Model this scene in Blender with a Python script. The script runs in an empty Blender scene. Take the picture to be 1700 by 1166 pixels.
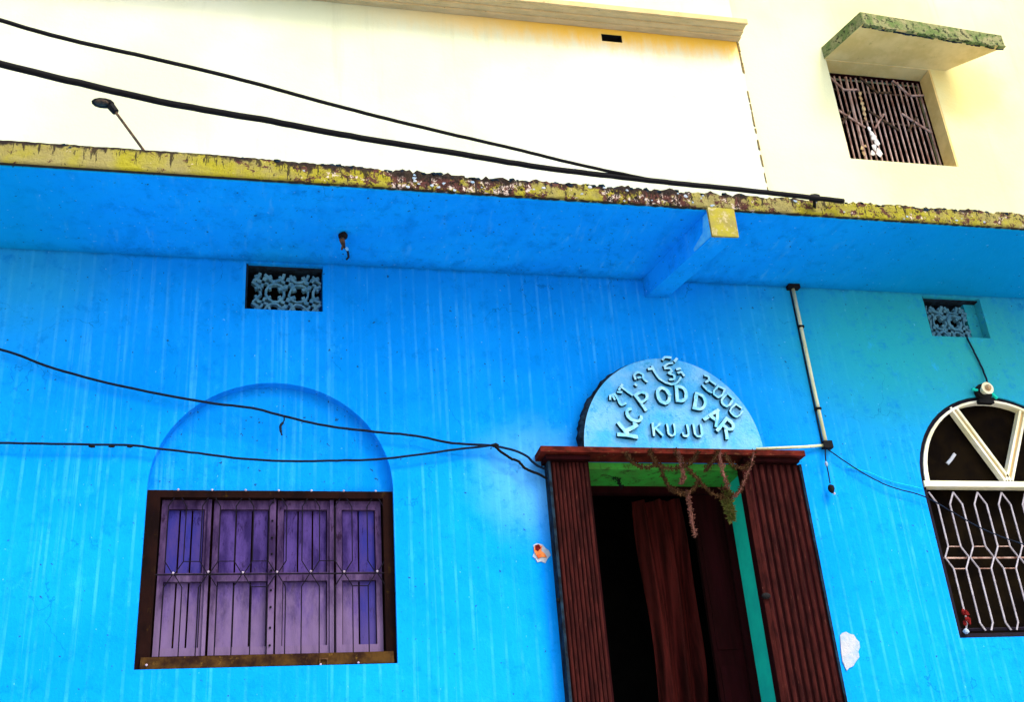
import bpy, bmesh, math, random
from mathutils import Vector, Matrix
rnd = random.Random(7)
S = bpy.context.scene
COL = S.collection

# ---------------------------------------------------------------- camera, world, sun, exposure
CAMP = Vector((0.0, -6.6, 1.55)); F = 1944.0; PP = (850.0, 583.0)
vup = Vector((545-850, 583+3250, -F)).normalized()
vx = Vector((8650, 583-880, -F)); vx = (vx - vup*vx.dot(vup)).normalized()
vy = vup.cross(vx)
RM = Matrix((vx, vy, vup))                        # world = RM @ camera vector
cam = bpy.data.cameras.new('camera'); co = bpy.data.objects.new('camera', cam); COL.objects.link(co)
co.matrix_world = Matrix.Translation(CAMP) @ RM.to_4x4()
cam.sensor_width = 36; cam.lens = F/1700*36; cam.clip_start = .05; cam.clip_end = 3000
S.camera = co
W = bpy.data.worlds.new('World'); S.world = W; W.use_nodes = True
SUN_EL, SUN_AZ = math.radians(50), math.radians(38)   # azimuth measured from the street side towards the right
nt = W.node_tree; bg = nt.nodes['Background']
sk = nt.nodes.new('ShaderNodeTexSky'); sk.sky_type = 'NISHITA'; sk.sun_disc = False
sk.sun_elevation = SUN_EL; sk.sun_rotation = math.pi - SUN_AZ
sk.air_density = 1.0; sk.dust_density = 4.0; sk.ozone_density = 1.0
nt.links.new(sk.outputs[0], bg.inputs[0]); bg.inputs[1].default_value = 0.15
sl = bpy.data.lights.new('sun', 'SUN'); sl.energy = 1.15; sl.angle = math.radians(16); sl.color = (1, .96, .88)
so = bpy.data.objects.new('sun', sl); COL.objects.link(so)
sd = Vector((math.sin(SUN_AZ)*math.cos(SUN_EL), -math.cos(SUN_AZ)*math.cos(SUN_EL), math.sin(SUN_EL)))
so.rotation_euler = sd.to_track_quat('Z', 'Y').to_euler(); so.location = sd*40
S.view_settings.view_transform = 'Standard'; S.view_settings.look = 'None'
S.view_settings.gamma = 1; S.view_settings.use_curve_mapping = False
S.view_settings.exposure = 1.38
S.render.engine = 'CYCLES'

def U(px, py, Y=0.0):
    """point of the photograph laid on the vertical plane y = Y (metres)"""
    r = RM @ Vector((px-PP[0], -(py-PP[1]), -F)); return CAMP + r*((Y-CAMP.y)/r.y)

# ---------------------------------------------------------------- materials
def N(nt, t, **k):
    n = nt.nodes.new(t)
    for a, v in k.items():
        if a in n.inputs.keys(): n.inputs[a].default_value = v
        else: setattr(n, a, v)
    return n
def mixc(nt, fac, a, b, mode='MIX'):
    m = nt.nodes.new('ShaderNodeMix'); m.data_type = 'RGBA'; m.blend_type = mode
    def put(sock, v):
        if isinstance(v, (int, float)): sock.default_value = v
        elif isinstance(v, (tuple, list)): sock.default_value = (*v[:3], 1)
        else: nt.links.new(v, sock)
    put(m.inputs[0], fac); put(m.inputs[6], a); put(m.inputs[7], b); return m.outputs[2]
def ramp(nt, src, a, b, lo=0., hi=1.):
    m = N(nt, 'ShaderNodeMapRange'); m.interpolation_type = 'SMOOTHSTEP'; nt.links.new(src, m.inputs[0])
    m.inputs[1].default_value = a; m.inputs[2].default_value = b; m.inputs[3].default_value = lo; m.inputs[4].default_value = hi
    return m.outputs[0]
def coords(nt, scale=(1, 1, 1)):
    t = N(nt, 'ShaderNodeNewGeometry'); m = N(nt, 'ShaderNodeMapping'); nt.links.new(t.outputs['Position'], m.inputs[0])
    m.inputs['Scale'].default_value = scale; return m.outputs[0]
def noise(nt, scale, detail=4, rough=.6, vec=(1, 1, 1), dist=0):
    n = N(nt, 'ShaderNodeTexNoise'); n.inputs['Scale'].default_value = scale; n.inputs['Detail'].default_value = detail
    n.inputs['Roughness'].default_value = rough; n.inputs['Distortion'].default_value = dist
    nt.links.new(coords(nt, vec), n.inputs['Vector']); return n.outputs[0]
def math_(nt, op, a, b=0.):
    m = N(nt, 'ShaderNodeMath', operation=op)
    for i, v in enumerate((a, b)):
        if isinstance(v, (int, float)): m.inputs[i].default_value = v
        else: nt.links.new(v, m.inputs[i])
    return m.outputs[0]
def blob(nt, c, r, soft=1.0, wob=.25, sc=(1, 1, 1)):
    """1 inside a ragged patch round the point c, radius r: a stain with its own outline"""
    g = N(nt, 'ShaderNodeNewGeometry'); v = N(nt, 'ShaderNodeVectorMath', operation='SUBTRACT'); nt.links.new(g.outputs['Position'], v.inputs[0]); v.inputs[1].default_value = c
    s = N(nt, 'ShaderNodeVectorMath', operation='MULTIPLY'); nt.links.new(v.outputs[0], s.inputs[0]); s.inputs[1].default_value = sc
    l = N(nt, 'ShaderNodeVectorMath', operation='LENGTH'); nt.links.new(s.outputs[0], l.inputs[0])
    d = math_(nt, 'ADD', l.outputs['Value'], math_(nt, 'MULTIPLY', math_(nt, 'SUBTRACT', noise(nt, 3.5/r*.6, 5), .5), wob*4*r))
    return ramp(nt, d, r*(1-soft*.5), r*(1+soft*.5), 1, 0)
def newmat(name, rough=.85, spec=.25):
    m = bpy.data.materials.new(name); m.use_nodes = True; b = m.node_tree.nodes['Principled BSDF']
    b.inputs['Roughness'].default_value = rough; b.inputs['Specular IOR Level'].default_value = spec
    return m, m.node_tree, b
def bump(nt, b, h, strength=.4, dist=.01):
    n = N(nt, 'ShaderNodeBump'); n.inputs['Strength'].default_value = strength; n.inputs['Distance'].default_value = dist
    nt.links.new(h, n.inputs['Height']); nt.links.new(n.outputs[0], b.inputs['Normal'])
def plain(name, c1, c2=None, scale=12, rough=.7, spec=.3, vec=(1, 1, 1), bs=.3, bd=.003, metal=0., grime=None, gt=(.55, .7)):
    m, nt, b = newmat(name, rough, spec); c2 = c2 or tuple(x*.6 for x in c1)
    c = mixc(nt, ramp(nt, noise(nt, scale, 6, .65, vec), .35, .65), c1, c2)
    if grime: c = mixc(nt, ramp(nt, noise(nt, scale*2.3, 6, .75, vec), *gt), c, grime)
    nt.links.new(c, b.inputs['Base Color']); b.inputs['Metallic'].default_value = metal
    bump(nt, b, noise(nt, scale*6, 5, .7, vec), bs, bd); return m

def blue_paint(name, c1, c2, chips=True, teal=True):
    m, nt, b = newmat(name, .95, .03)
    c = mixc(nt, ramp(nt, noise(nt, .9, 5, .6), .35, .68), c1, c2)
    # pale upright streaks, an added pattern down the wall
    st = N(nt, 'ShaderNodeTexNoise'); st.inputs['Scale'].default_value = 1; st.inputs['Detail'].default_value = 4; st.inputs['Roughness'].default_value = .6
    nt.links.new(coords(nt, (17, 3, .35)), st.inputs['Vector'])
    wv = N(nt, 'ShaderNodeTexWave', wave_type='BANDS', bands_direction='X'); wv.inputs['Scale'].default_value = 3.45; wv.inputs['Distortion'].default_value = 2.6
    wv.inputs['Detail'].default_value = 2; wv.inputs['Detail Scale'].default_value = .8; nt.links.new(coords(nt, (1, .3, .12)), wv.inputs['Vector'])
    pale_streaks = math_(nt, 'MAXIMUM', ramp(nt, st.outputs[0], .57, .70), math_(nt, 'MULTIPLY', ramp(nt, wv.outputs['Fac'], .84, 1.0, 0, .8 if teal else 0), ramp(nt, noise(nt, 2.2, 4, .7, (1, 1, .8)), .42, .6, .15, 1)))
    pale_streaks = math_(nt, 'MULTIPLY', pale_streaks, ramp(nt, noise(nt, 5, 4, .7, (1, 1, .5)), .3, .7, .15, .75))
    c = mixc(nt, math_(nt, 'MULTIPLY', pale_streaks, .8), c, (.05, .42, .88))
    s2 = N(nt, 'ShaderNodeTexNoise'); s2.inputs['Scale'].default_value = 1; s2.inputs['Detail'].default_value = 3
    nt.links.new(coords(nt, (9, 3, .9)), s2.inputs['Vector'])
    c = mixc(nt, ramp(nt, s2.outputs[0], .52, .75, 0, .4), c, (.0, .22, .68))
    if teal:
        c = mixc(nt, math_(nt, 'MULTIPLY', blob(nt, (4.55, 0, 5.2), .75, 1.6, .12, (.75, .5, 1.0)), .85), c, (.02, .36, .36))
        c = mixc(nt, math_(nt, 'MULTIPLY', blob(nt, (5.25, 0, 5.1), .5, 1.6, .15), .75), c, (.03, .34, .33))
        c = mixc(nt, math_(nt, 'MULTIPLY', blob(nt, (-1.35, 0, 5.5), .45, 1.6, .2), .5), c, (.02, .33, .50))
        c = mixc(nt, math_(nt, 'MULTIPLY', blob(nt, (1.75, 0, 4.1), .3, 1.4, .2), .35), c, (.18, .50, .80))
    # mottling and small pits
    c = mixc(nt, ramp(nt, noise(nt, 7, 8, .82), .50, .68, 0, .62), c, (.0, .17, .56))
    c = mixc(nt, ramp(nt, noise(nt, 8.5, 8, .85, (1, 1, .6)), .54, .70, 0, .55), c, (.02, .38, .90))
    c = mixc(nt, ramp(nt, noise(nt, 24, 7, .85), .54, .72, 0, .65), c, (.0, .15, .46))
    vo = N(nt, 'ShaderNodeTexVoronoi', feature='DISTANCE_TO_EDGE'); vo.inputs['Scale'].default_value = 1.1
    av = N(nt, 'ShaderNodeVectorMath', operation='ADD'); nz_ = N(nt, 'ShaderNodeTexNoise'); nz_.inputs['Scale'].default_value = 5; nz_.inputs['Detail'].default_value = 6
    nt.links.new(coords(nt), nz_.inputs['Vector']); scl = N(nt, 'ShaderNodeVectorMath', operation='SCALE'); scl.inputs['Scale'].default_value = .5; nt.links.new(nz_.outputs['Color'], scl.inputs[0])
    nt.links.new(coords(nt), av.inputs[0]); nt.links.new(scl.outputs[0], av.inputs[1]); nt.links.new(av.outputs[0], vo.inputs['Vector'])
    crk = math_(nt, 'MULTIPLY', ramp(nt, vo.outputs['Distance'], .0, .006, 1, 0), ramp(nt, noise(nt, 1.3, 3), .50, .62))
    c = mixc(nt, math_(nt, 'MULTIPLY', crk, .55), c, (.0, .09, .28))
    g_ = N(nt, 'ShaderNodeNewGeometry'); sp_ = N(nt, 'ShaderNodeSeparateXYZ'); nt.links.new(g_.outputs['Position'], sp_.inputs[0])
    if teal:      # corner shade painted into the joint under the slab
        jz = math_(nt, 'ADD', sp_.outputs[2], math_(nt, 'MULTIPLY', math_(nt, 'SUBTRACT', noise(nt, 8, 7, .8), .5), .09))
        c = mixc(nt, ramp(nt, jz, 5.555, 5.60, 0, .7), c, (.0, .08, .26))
    else:
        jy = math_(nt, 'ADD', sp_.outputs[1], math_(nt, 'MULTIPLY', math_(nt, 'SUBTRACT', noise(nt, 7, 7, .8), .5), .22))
        c = mixc(nt, ramp(nt, jy, -.12, .03, 0, .6), c, (.0, .12, .42))  # corner shade painted where the soffit meets the wall
        c = mixc(nt, math_(nt, 'MULTIPLY', blob(nt, (5.2, -.3, 5.58), 1.2, 1.5, .15, (1, .6, 1)), .8), c, (.0, .25, .50))
        c = mixc(nt, math_(nt, 'MULTIPLY', blob(nt, (-1.6, -.6, 5.58), .6, 1.5, .15, (1, .6, 1)), .6), c, (.0, .32, .55))
    sp = noise(nt, 34, 2, .5)
    c = mixc(nt, ramp(nt, sp, .70, .725, 0, .85), c, (.01, .06, .14))
    c = mixc(nt, ramp(nt, noise(nt, 41, 2, .5, (1, 1, .8)), .25, .28, .5, 0), c, (.15, .50, .85))
    nt.links.new(c, b.inputs['Base Color'])
    h = math_(nt, 'ADD', math_(nt, 'MULTIPLY', noise(nt, 6, 4, .6), 1.2), math_(nt, 'MULTIPLY', noise(nt, 70, 5, .75), .35))
    bump(nt, b, h, .55, .012); return m
M = {}
M['blue'] = blue_paint('blue_wall_paint', (.001, .235, .76), (.003, .285, .86))
M['soffit'] = blue_paint('blue_soffit_paint', (.002, .30, .90), (.003, .36, .92), teal=False)
M['plate'] = plain('pale_blue_plaster', (.17, .46, .76), (.06, .38, .76), 6, .95, .04, bs=.9, bd=.012, grime=(.02, .27, .52), gt=(.54, .70))
M['letter'] = plain('letter_plaster', (.34, .64, .80), (.16, .52, .76), 18, .95, .04, grime=(.03, .30, .5), gt=(.57, .72))
M['letter_side'] = plain('letter_edge_shade', (.0, .05, .09), (.0, .015, .025), 25, .9, .1)  # letter sides coloured dark to stand for their shadows
M['mould_shade'] = plain('black_mould_shade', (.006, .008, .011), (.012, .03, .05), 18, .95, .03, bs=.6, bd=.006)  # black for moss crusts and for shade put into the colour
M['teal'] = plain('green_reveal_paint', (.01, .62, .46), (.01, .50, .40), 4, .9, .06, grime=(.02, .09, .03), gt=(.6, .85))
M['green'] = plain('green_head_paint', (.04, .36, .04), (.05, .22, .03), 5, .8, .2, grime=(.03, .035, .008), gt=(.50, .66))
M['maroon'] = plain('maroon_flutes', (.034, .006, .005), (.012, .002, .002), 26, .92, .04, (1, 1, .25), grime=(.14, .05, .035), gt=(.58, .8), bs=.7, bd=.004)
M['lintel'] = plain('red_brown_ledge', (.10, .013, .008), (.035, .006, .004), 12, .95, .04, (1, 1, 2), grime=(.16, .09, .035), gt=(.56, .75))
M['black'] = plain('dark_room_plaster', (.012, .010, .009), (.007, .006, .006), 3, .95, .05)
M['doorwood'] = plain('dark_door_wood', (.020, .003, .004), (.009, .002, .002), 10, .95, .03, (1, 1, .1))
M['curtain'] = plain('brown_curtain_cloth', (.115, .017, .014), (.04, .008, .007), 7, .95, .03, (5, 1, .25), bs=.5, bd=.004)
M['frame'] = plain('dark_window_frame', (.012, .004, .003), (.005, .002, .002), 9, .9, .04, (1, 1, .5), grime=(.06, .035, .004), gt=(.58, .8))
M['sill'] = plain('stained_bottom_rail', (.07, .035, .008), (.015, .006, .004), 7, .9, .05, grime=(.16, .09, .015), gt=(.56, .75))
M['purple'] = plain('purple_shutter_paint', (.062, .036, .165), (.020, .011, .07), 9, .9, .08, (1.4, 1, .45), grime=(.010, .004, .03), gt=(.53, .68), bs=.7)
M['bluep'] = plain('blue_shutter_paint', (.022, .022, .17), (.045, .03, .15), 8, .9, .08, (1.4, 1, .5), grime=(.008, .005, .05), gt=(.53, .70), bs=.7)
def paler_below(m, tint, lo=3.15, hi=3.62, amt=.75):  # mixes in a paler tint towards the bottom
    nt = m.node_tree; b = nt.nodes['Principled BSDF']; src = b.inputs['Base Color'].links[0].from_socket
    g = N(nt, 'ShaderNodeNewGeometry'); sx = N(nt, 'ShaderNodeSeparateXYZ'); nt.links.new(g.outputs['Position'], sx.inputs[0])
    z = math_(nt, 'ADD', sx.outputs[2], math_(nt, 'MULTIPLY', math_(nt, 'SUBTRACT', noise(nt, 6, 6, .75, (1.5, 1, .6)), .5), .9))
    nt.links.new(mixc(nt, ramp(nt, z, lo, hi, amt, 0), src, tint), b.inputs['Base Color']); return m
M['mauve'] = plain('mauve_stile_paint', (.075, .042, .115), (.022, .011, .045), 14, .9, .08, (1, 1, .3), grime=(.014, .005, .02), gt=(.53, .68), bs=.7)
for k_ in ('purple', 'bluep', 'mauve'): paler_below(M[k_], (.165, .112, .215) if k_ != 'bluep' else (.06, .045, .17))
M['iron'] = plain('dark_grille_iron', (.006, .003, .012), (.004, .003, .006), 20, .8, .12)
M['rivet'] = plain('pale_rivet', (.5, .42, .5), (.3, .22, .3), 30, .4, .5)
M['silver'] = plain('pale_grille_paint', (.45, .42, .46), (.30, .27, .30), 25, .5, .5, grime=(.12, .06, .06), gt=(.6, .75))
M['cream'] = plain('cream_frame_paint', (.74, .70, .42), (.80, .79, .66), 5, .6, .3)
M['glassd'] = plain('dark_dusty_glass', (.003, .002, .0015), (.007, .0045, .002), 6, .95, .02, bs=.1)
M['cable'] = plain('black_cable', (.003, .003, .004), (.005, .005, .006), 20, .8, .1)
M['wire'] = plain('blue_black_wire', (.003, .006, .016), (.004, .014, .035), 20, .8, .12)
M['conduit'] = plain('cream_conduit', (.66, .66, .40), (.50, .52, .28), 14, .6, .3, (1, 1, .4), grime=(.02, .05, .07), gt=(.56, .7))
M['jali'] = plain('grey_blue_jali', (.10, .26, .34), (.05, .17, .26), 25, .9, .1, grime=(.45, .40, .36), gt=(.62, .75), bs=.6)
M['rusty'] = plain('rusty_metal', (.10, .05, .02), (.02, .015, .01), 30, .8, .3)
M['dark'] = plain('black_plastic', (.004, .004, .005), (.008, .008, .008), 20, .8, .12)
M['dry'] = plain('dried_stalk', (.085, .042, .016), (.03, .014, .006), 40, .95, .1)
M['dryg'] = plain('dried_leaf', (.08, .11, .02), (.12, .10, .03), 40, .95, .1)
M['petal'] = plain('faded_petal', (.24, .10, .08), (.14, .06, .04), 40, .95, .1)
M['white'] = plain('white_chip', (.42, .43, .46), (.24, .36, .48), 9, .9, .1, bs=.6, bd=.01)
M['orange'] = plain('orange_chip', (.75, .24, .06), (.45, .06, .02), 25, .9, .1, bs=.6, bd=.01)
M['redcloth'] = plain('red_rag', (.16, .01, .01), (.07, .004, .004), 25, .95, .05)
M['ground'] = plain('dusty_ground', (.50, .47, .42), (.42, .39, .34), 1.5, .95, .1, bs=.6, bd=.02)
M['cement'] = plain('grey_cement', (.30, .29, .26), (.2, .19, .17), 6, .9, .1, bs=.5, bd=.01)
M['upbar'] = plain('brown_grille_paint', (.50, .34, .28), (.22, .10, .07), 16, .6, .3, (1, 1, .4), grime=(.75, .66, .60), gt=(.58, .72))
M['crack'] = plain('brown_crack_grime', (.10, .07, .03), (.25, .18, .06), 30, .95, .05)

def yellow_wall(name, c1, c2, tinge):
    m, nt, b = newmat(name, .85, .2)
    c = mixc(nt, ramp(nt, noise(nt, .5, 4, .55), .35, .65), c1, c2)
    c = mixc(nt, ramp(nt, noise(nt, 1.0, 5, .7, (5, 1, .35)), .55, .75, 0, .45), c, tuple(x*.78 for x in c2))
    c = mixc(nt, ramp(nt, noise(nt, 11, 8, .85), .60, .66, 0, .28), c, (.42, .40, .26))
    if tinge:   # ochre shade and colour bleed painted in below the eave, and old plaster blotches
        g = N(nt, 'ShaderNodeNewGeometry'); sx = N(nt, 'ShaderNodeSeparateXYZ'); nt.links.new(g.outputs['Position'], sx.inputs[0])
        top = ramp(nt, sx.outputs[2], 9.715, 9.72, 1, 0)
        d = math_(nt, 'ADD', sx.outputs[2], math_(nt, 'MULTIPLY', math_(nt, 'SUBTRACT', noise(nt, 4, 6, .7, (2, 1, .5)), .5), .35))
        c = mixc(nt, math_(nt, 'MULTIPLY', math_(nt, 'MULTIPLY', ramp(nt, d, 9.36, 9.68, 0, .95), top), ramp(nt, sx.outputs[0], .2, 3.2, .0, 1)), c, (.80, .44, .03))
        bl = math_(nt, 'MULTIPLY', ramp(nt, noise(nt, 9, 7, .8), .60, .68), blob(nt, (3.9, 1.94, 8.3), .75, 1.0, .3))
        c = mixc(nt, math_(nt, 'MULTIPLY', bl, .55), c, (.30, .30, .18))
    else:
        c = mixc(nt, math_(nt, 'MULTIPLY', blob(nt, (7.45, 2.0, 9.45), .45, 1.2, .2), .6), c, (.82, .62, .16))
    c = mixc(nt, ramp(nt, noise(nt, 30, 3, .6), .72, .76, 0, .35), c, (.4, .4, .22))
    nt.links.new(c, b.inputs['Base Color'])
    bump(nt, b, noise(nt, 22, 6, .7), .3, .01); return m
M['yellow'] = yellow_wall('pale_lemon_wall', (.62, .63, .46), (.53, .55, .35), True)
M['yellow2'] = yellow_wall('cream_yellow_wall', (.64, .64, .38), (.60, .56, .27), False)
M['eave'] = plain('ochre_eave', (.66, .46, .20), (.54, .38, .16), 4, .85, .2, (1, 4, 1), grime=(.12, .07, .02), gt=(.6, .74), bs=.6, bd=.01)
M['shade'] = plain('bare_plaster_soffit', (.72, .52, .20), (.60, .42, .14), 4, .95, .05, grime=(.30, .22, .06), gt=(.60, .8))
M['shade_edge'] = plain('mossy_slab_edge', (.10, .15, .04), (.26, .24, .11), 9, .9, .1, grime=(.02, .025, .01), gt=(.51, .60), bs=.7, bd=.01)

def fascia_mat():
    m, nt, b = newmat('weathered_yellow_fascia', .9, .15)
    g = N(nt, 'ShaderNodeNewGeometry'); sx = N(nt, 'ShaderNodeSeparateXYZ'); nt.links.new(g.outputs['Position'], sx.inputs[0])
    X, Z = sx.outputs[0], sx.outputs[2]
    c = mixc(nt, ramp(nt, noise(nt, 3, 5, .6), .4, .62), (.36, .33, .02), (.33, .29, .10))
    c = mixc(nt, ramp(nt, noise(nt, 9, 5, .7), .48, .7, 0, .75), c, (.26, .22, .08))
    # how badly the paint has failed along the edge: worst in the middle
    wear = math_(nt, 'MULTIPLY', ramp(nt, X, -.3, .9), ramp(nt, X, 2.75, 3.3, 1, .42))
    wear = math_(nt, 'MULTIPLY', wear, ramp(nt, noise(nt, 2.6, 3, .6, (1, .2, .2)), .36, .52, .22, 1.0))
    n1 = math_(nt, 'ADD', noise(nt, 15, 7, .75, (1, 1, 1.2)), math_(nt, 'MULTIPLY', wear, .15))
    n1 = math_(nt, 'ADD', n1, ramp(nt, Z, 5.64, 5.75, 0, .06))
    c = mixc(nt, ramp(nt, n1, .60, .64), c, (.10, .035, .028))
    n2 = math_(nt, 'ADD', noise(nt, 21, 6, .7, (1.0, 1, 1.0)), math_(nt, 'MULTIPLY', wear, .11))
    c = mixc(nt, ramp(nt, n2, .665, .685), c, (.70, .58, .50))
    top = math_(nt, 'ADD', math_(nt, 'ADD', Z, math_(nt, 'MULTIPLY', noise(nt, 12, 5, .7), .11)), math_(nt, 'MULTIPLY', wear, .05))
    c = mixc(nt, ramp(nt, top, 5.775, 5.80), c, (.018, .012, .010))
    n3 = math_(nt, 'ADD', noise(nt, 25, 6, .8, (1.3, 1, .9)), math_(nt, 'MULTIPLY', wear, .10))
    c = mixc(nt, ramp(nt, n3, .615, .635), c, (.015, .010, .008))
    n4 = math_(nt, 'ADD', noise(nt, 16, 5, .75, (1.5, 1, .22)), math_(nt, 'ADD', math_(nt, 'MULTIPLY', wear, .05), ramp(nt, Z, 5.60, 5.74, -.03, .07)))
    c = mixc(nt, ramp(nt, n4, .595, .63, 0, .92), c, (.03, .02, .012))
    c = mixc(nt, ramp(nt, sx.outputs[2], 5.597, 5.601, 1, 0), c, (.03, .03, .02))
    nt.links.new(c, b.inputs['Base Color']); bump(nt, b, noise(nt, 25, 7, .8), 1.0, .03); return m
M['fascia'] = fascia_mat()

# ---------------------------------------------------------------- mesh helpers
def obj(name, bm, mats, parent=None, smooth=False, **props):
    me = bpy.data.meshes.new(name); bmesh.ops.recalc_face_normals(bm, faces=bm.faces); bm.to_mesh(me); bm.free()
    for m in (mats if isinstance(mats, (list, tuple)) else [mats]): me.materials.append(M[m])
    if smooth:
        for p in me.polygons: p.use_smooth = True
    o = bpy.data.objects.new(name, me); COL.objects.link(o)
    if parent: o.parent = parent
    for k, v in props.items(): o[k] = v
    return o
def thing(name, label, category, loc, group=None):
    o = bpy.data.objects.new(name, None); COL.objects.link(o); o.location = loc; o['label'] = label; o['category'] = category
    o.empty_display_size = .1
    if group: o['group'] = group
    return o
def under(parent, *objs):
    """parents world-space meshes to an empty that is not at the origin"""
    bpy.context.view_layer.update()
    for o in objs: o.parent = parent; o.matrix_parent_inverse = parent.matrix_world.inverted()
def box(bm, x0, x1, y0, y1, z0, z1, mi=0, jit=0):
    v = [bm.verts.new((x+rnd.uniform(-jit, jit), y, z+rnd.uniform(-jit, jit))) for x in (x0, x1) for y in (y0, y1) for z in (z0, z1)]
    for q in ((0, 1, 3, 2), (4, 6, 7, 5), (0, 4, 5, 1), (2, 3, 7, 6), (0, 2, 6, 4), (1, 5, 7, 3)):
        f = bm.faces.new([v[i] for i in q]); f.material_index = mi
def B(*a, **k): bm = bmesh.new(); box(bm, *a, **k); return bm
def slab(bm, loops, y0, y1, mi=0, side=None):
    """outline (first loop) with holes (further loops) in the xz plane, thickness y0..y1"""
    side = mi if side is None else side
    V, E = [], []
    for L in loops:
        vs = [bm.verts.new((p[0], y0, p[1])) for p in L]; V.append(vs)
        E += [bm.edges.new((vs[i], vs[(i+1) % len(vs)])) for i in range(len(vs))]
    r = bmesh.ops.triangle_fill(bm, edges=E, use_beauty=True, normal=(0, 1, 0))
    fs = [f for f in r['geom'] if isinstance(f, bmesh.types.BMFace)]
    mp = {}
    for vs in V:
        for v in vs: mp[v] = bm.verts.new((v.co.x, y1, v.co.z))
    for f in fs:
        f.material_index = mi; g = bm.faces.new([mp[v] for v in reversed(f.verts)]); g.material_index = mi
    for vs in V:
        for i in range(len(vs)):
            a, b = vs[i], vs[(i+1) % len(vs)]; g = bm.faces.new((a, b, mp[b], mp[a])); g.material_index = side
def rect(x0, x1, z0, z1): return [(x0, z0), (x1, z0), (x1, z1), (x0, z1)]
def arch(x0, x1, z0, zs, rise, n=28):
    c, r = (x0+x1)/2, (x1-x0)/2
    L = [(x0, z0), (x1, z0)] if z0 < zs else []
    return L + [(c+r*math.cos(t*math.pi/n), zs+rise*math.sin(t*math.pi/n)) for t in range(n+1)]
def tube(bm, pts, r, n=6, mi=0, cap=True):
    pts = [Vector(p) for p in pts]; rings = []
    for i, p in enumerate(pts):
        d = (pts[min(i+1, len(pts)-1)]-pts[max(i-1, 0)]).normalized()
        u = d.cross(Vector((0.13, 1, 0.07))).normalized(); w = d.cross(u); rr = r[i] if isinstance(r, (list, tuple)) else r
        rings.append([bm.verts.new(p+(u*math.cos(a)+w*math.sin(a))*rr) for a in [2*math.pi*k/n for k in range(n)]])
    for a, b in zip(rings, rings[1:]):
        for k in range(n): f = bm.faces.new((a[k], a[(k+1) % n], b[(k+1) % n], b[k])); f.material_index = mi
    if cap: bm.faces.new(rings[0]).material_index = mi; bm.faces.new(rings[-1]).material_index = mi
def T(pts, r, n=6): bm = bmesh.new(); tube(bm, pts, r, n); return bm
def smooth_path(pts, sub=6, wob=0.):
    P = [Vector(p) for p in pts]; out = []
    for i in range(len(P)-1):
        a, b, c, d = P[max(i-1, 0)], P[i], P[i+1], P[min(i+2, len(P)-1)]
        for k in range(sub):
            t = k/sub
            q = .5*((2*b)+(c-a)*t+(2*a-5*b+4*c-d)*t*t+(3*b-a-3*c+d)*t**3)
            out.append(q+Vector([rnd.uniform(-wob, wob) for _ in range(3)]))
    return out+[P[-1]]
def ribbon(bm, pts, w, y0, y1, closed=False, mi=0, side=None, rough=0.):
    """flat relief stroke following pts (x, z), front at y0, back at y1"""
    side = mi if side is None else side
    P = [Vector((p[0], p[1])) for p in pts]; n = len(P)
    if not closed:
        P[0] = P[0]-(P[1]-P[0]).normalized()*w*.35; P[-1] = P[-1]+(P[-1]-P[-2]).normalized()*w*.35
    R = []
    for i in range(n):
        a = P[i-1] if (i or closed) else P[i]; c = P[(i+1) % n] if (i < n-1 or closed) else P[i]
        d1 = (P[i]-a); d2 = (c-P[i]); d = ((d1.normalized() if d1.length else d2.normalized())+(d2.normalized() if d2.length else d1.normalized()))
        d = d.normalized() if d.length > 1e-6 else Vector((1, 0)); nn = Vector((-d.y, d.x))
        q = d2.normalized() if d2.length else d1.normalized(); k = min(1.5, 1/max(.5, abs(d.dot(q))))
        A, Bp = P[i]+nn*w*.5*k, P[i]-nn*w*.5*k; e = w*.08
        A2, B2 = P[i]+nn*(w*.5*k-e), P[i]-nn*(w*.5*k-e)
        if rough:
            A, Bp, A2, B2 = [q_+Vector((rnd.uniform(-rough, rough), rnd.uniform(-rough, rough))) for q_ in (A, Bp, A2, B2)]
        dy = rnd.uniform(-rough, rough)*1.5
        R.append([bm.verts.new((q_.x, y, q_.y)) for q_, y in ((A, y1), (A2, y0+dy), (B2, y0+dy), (Bp, y1))])
    m = n if closed else n-1
    for i in range(m):
        a, b = R[i], R[(i+1) % n]
        for k in range(4):
            f = bm.faces.new((a[k], a[(k+1) % 4], b[(k+1) % 4], b[k])); f.material_index = mi if k == 1 else side
    if not closed:
        bm.faces.new(R[0]).material_index = side; bm.faces.new(R[-1]).material_index = side
def ico(bm, c, r, sub=1, sc=(1, 1, 1), mi=0, jit=0):
    g = bmesh.ops.create_icosphere(bm, subdivisions=sub, radius=1)
    for v in g['verts']:
        k = r*(1+rnd.uniform(-jit, jit)); v.co = Vector((v.co.x*sc[0]*k, v.co.y*sc[1]*k, v.co.z*sc[2]*k))+Vector(c)
    for f in {f for v in g['verts'] for f in v.link_faces}: f.material_index = mi

# ---------------------------------------------------------------- ground
bm = bmesh.new(); v = [bm.verts.new(p) for p in ((-400, -400, 0), (400, -400, 0), (400, 400, 0), (-400, 400, 0))]; bm.faces.new(v)
obj('ground', bm, 'ground', kind='structure')

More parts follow.
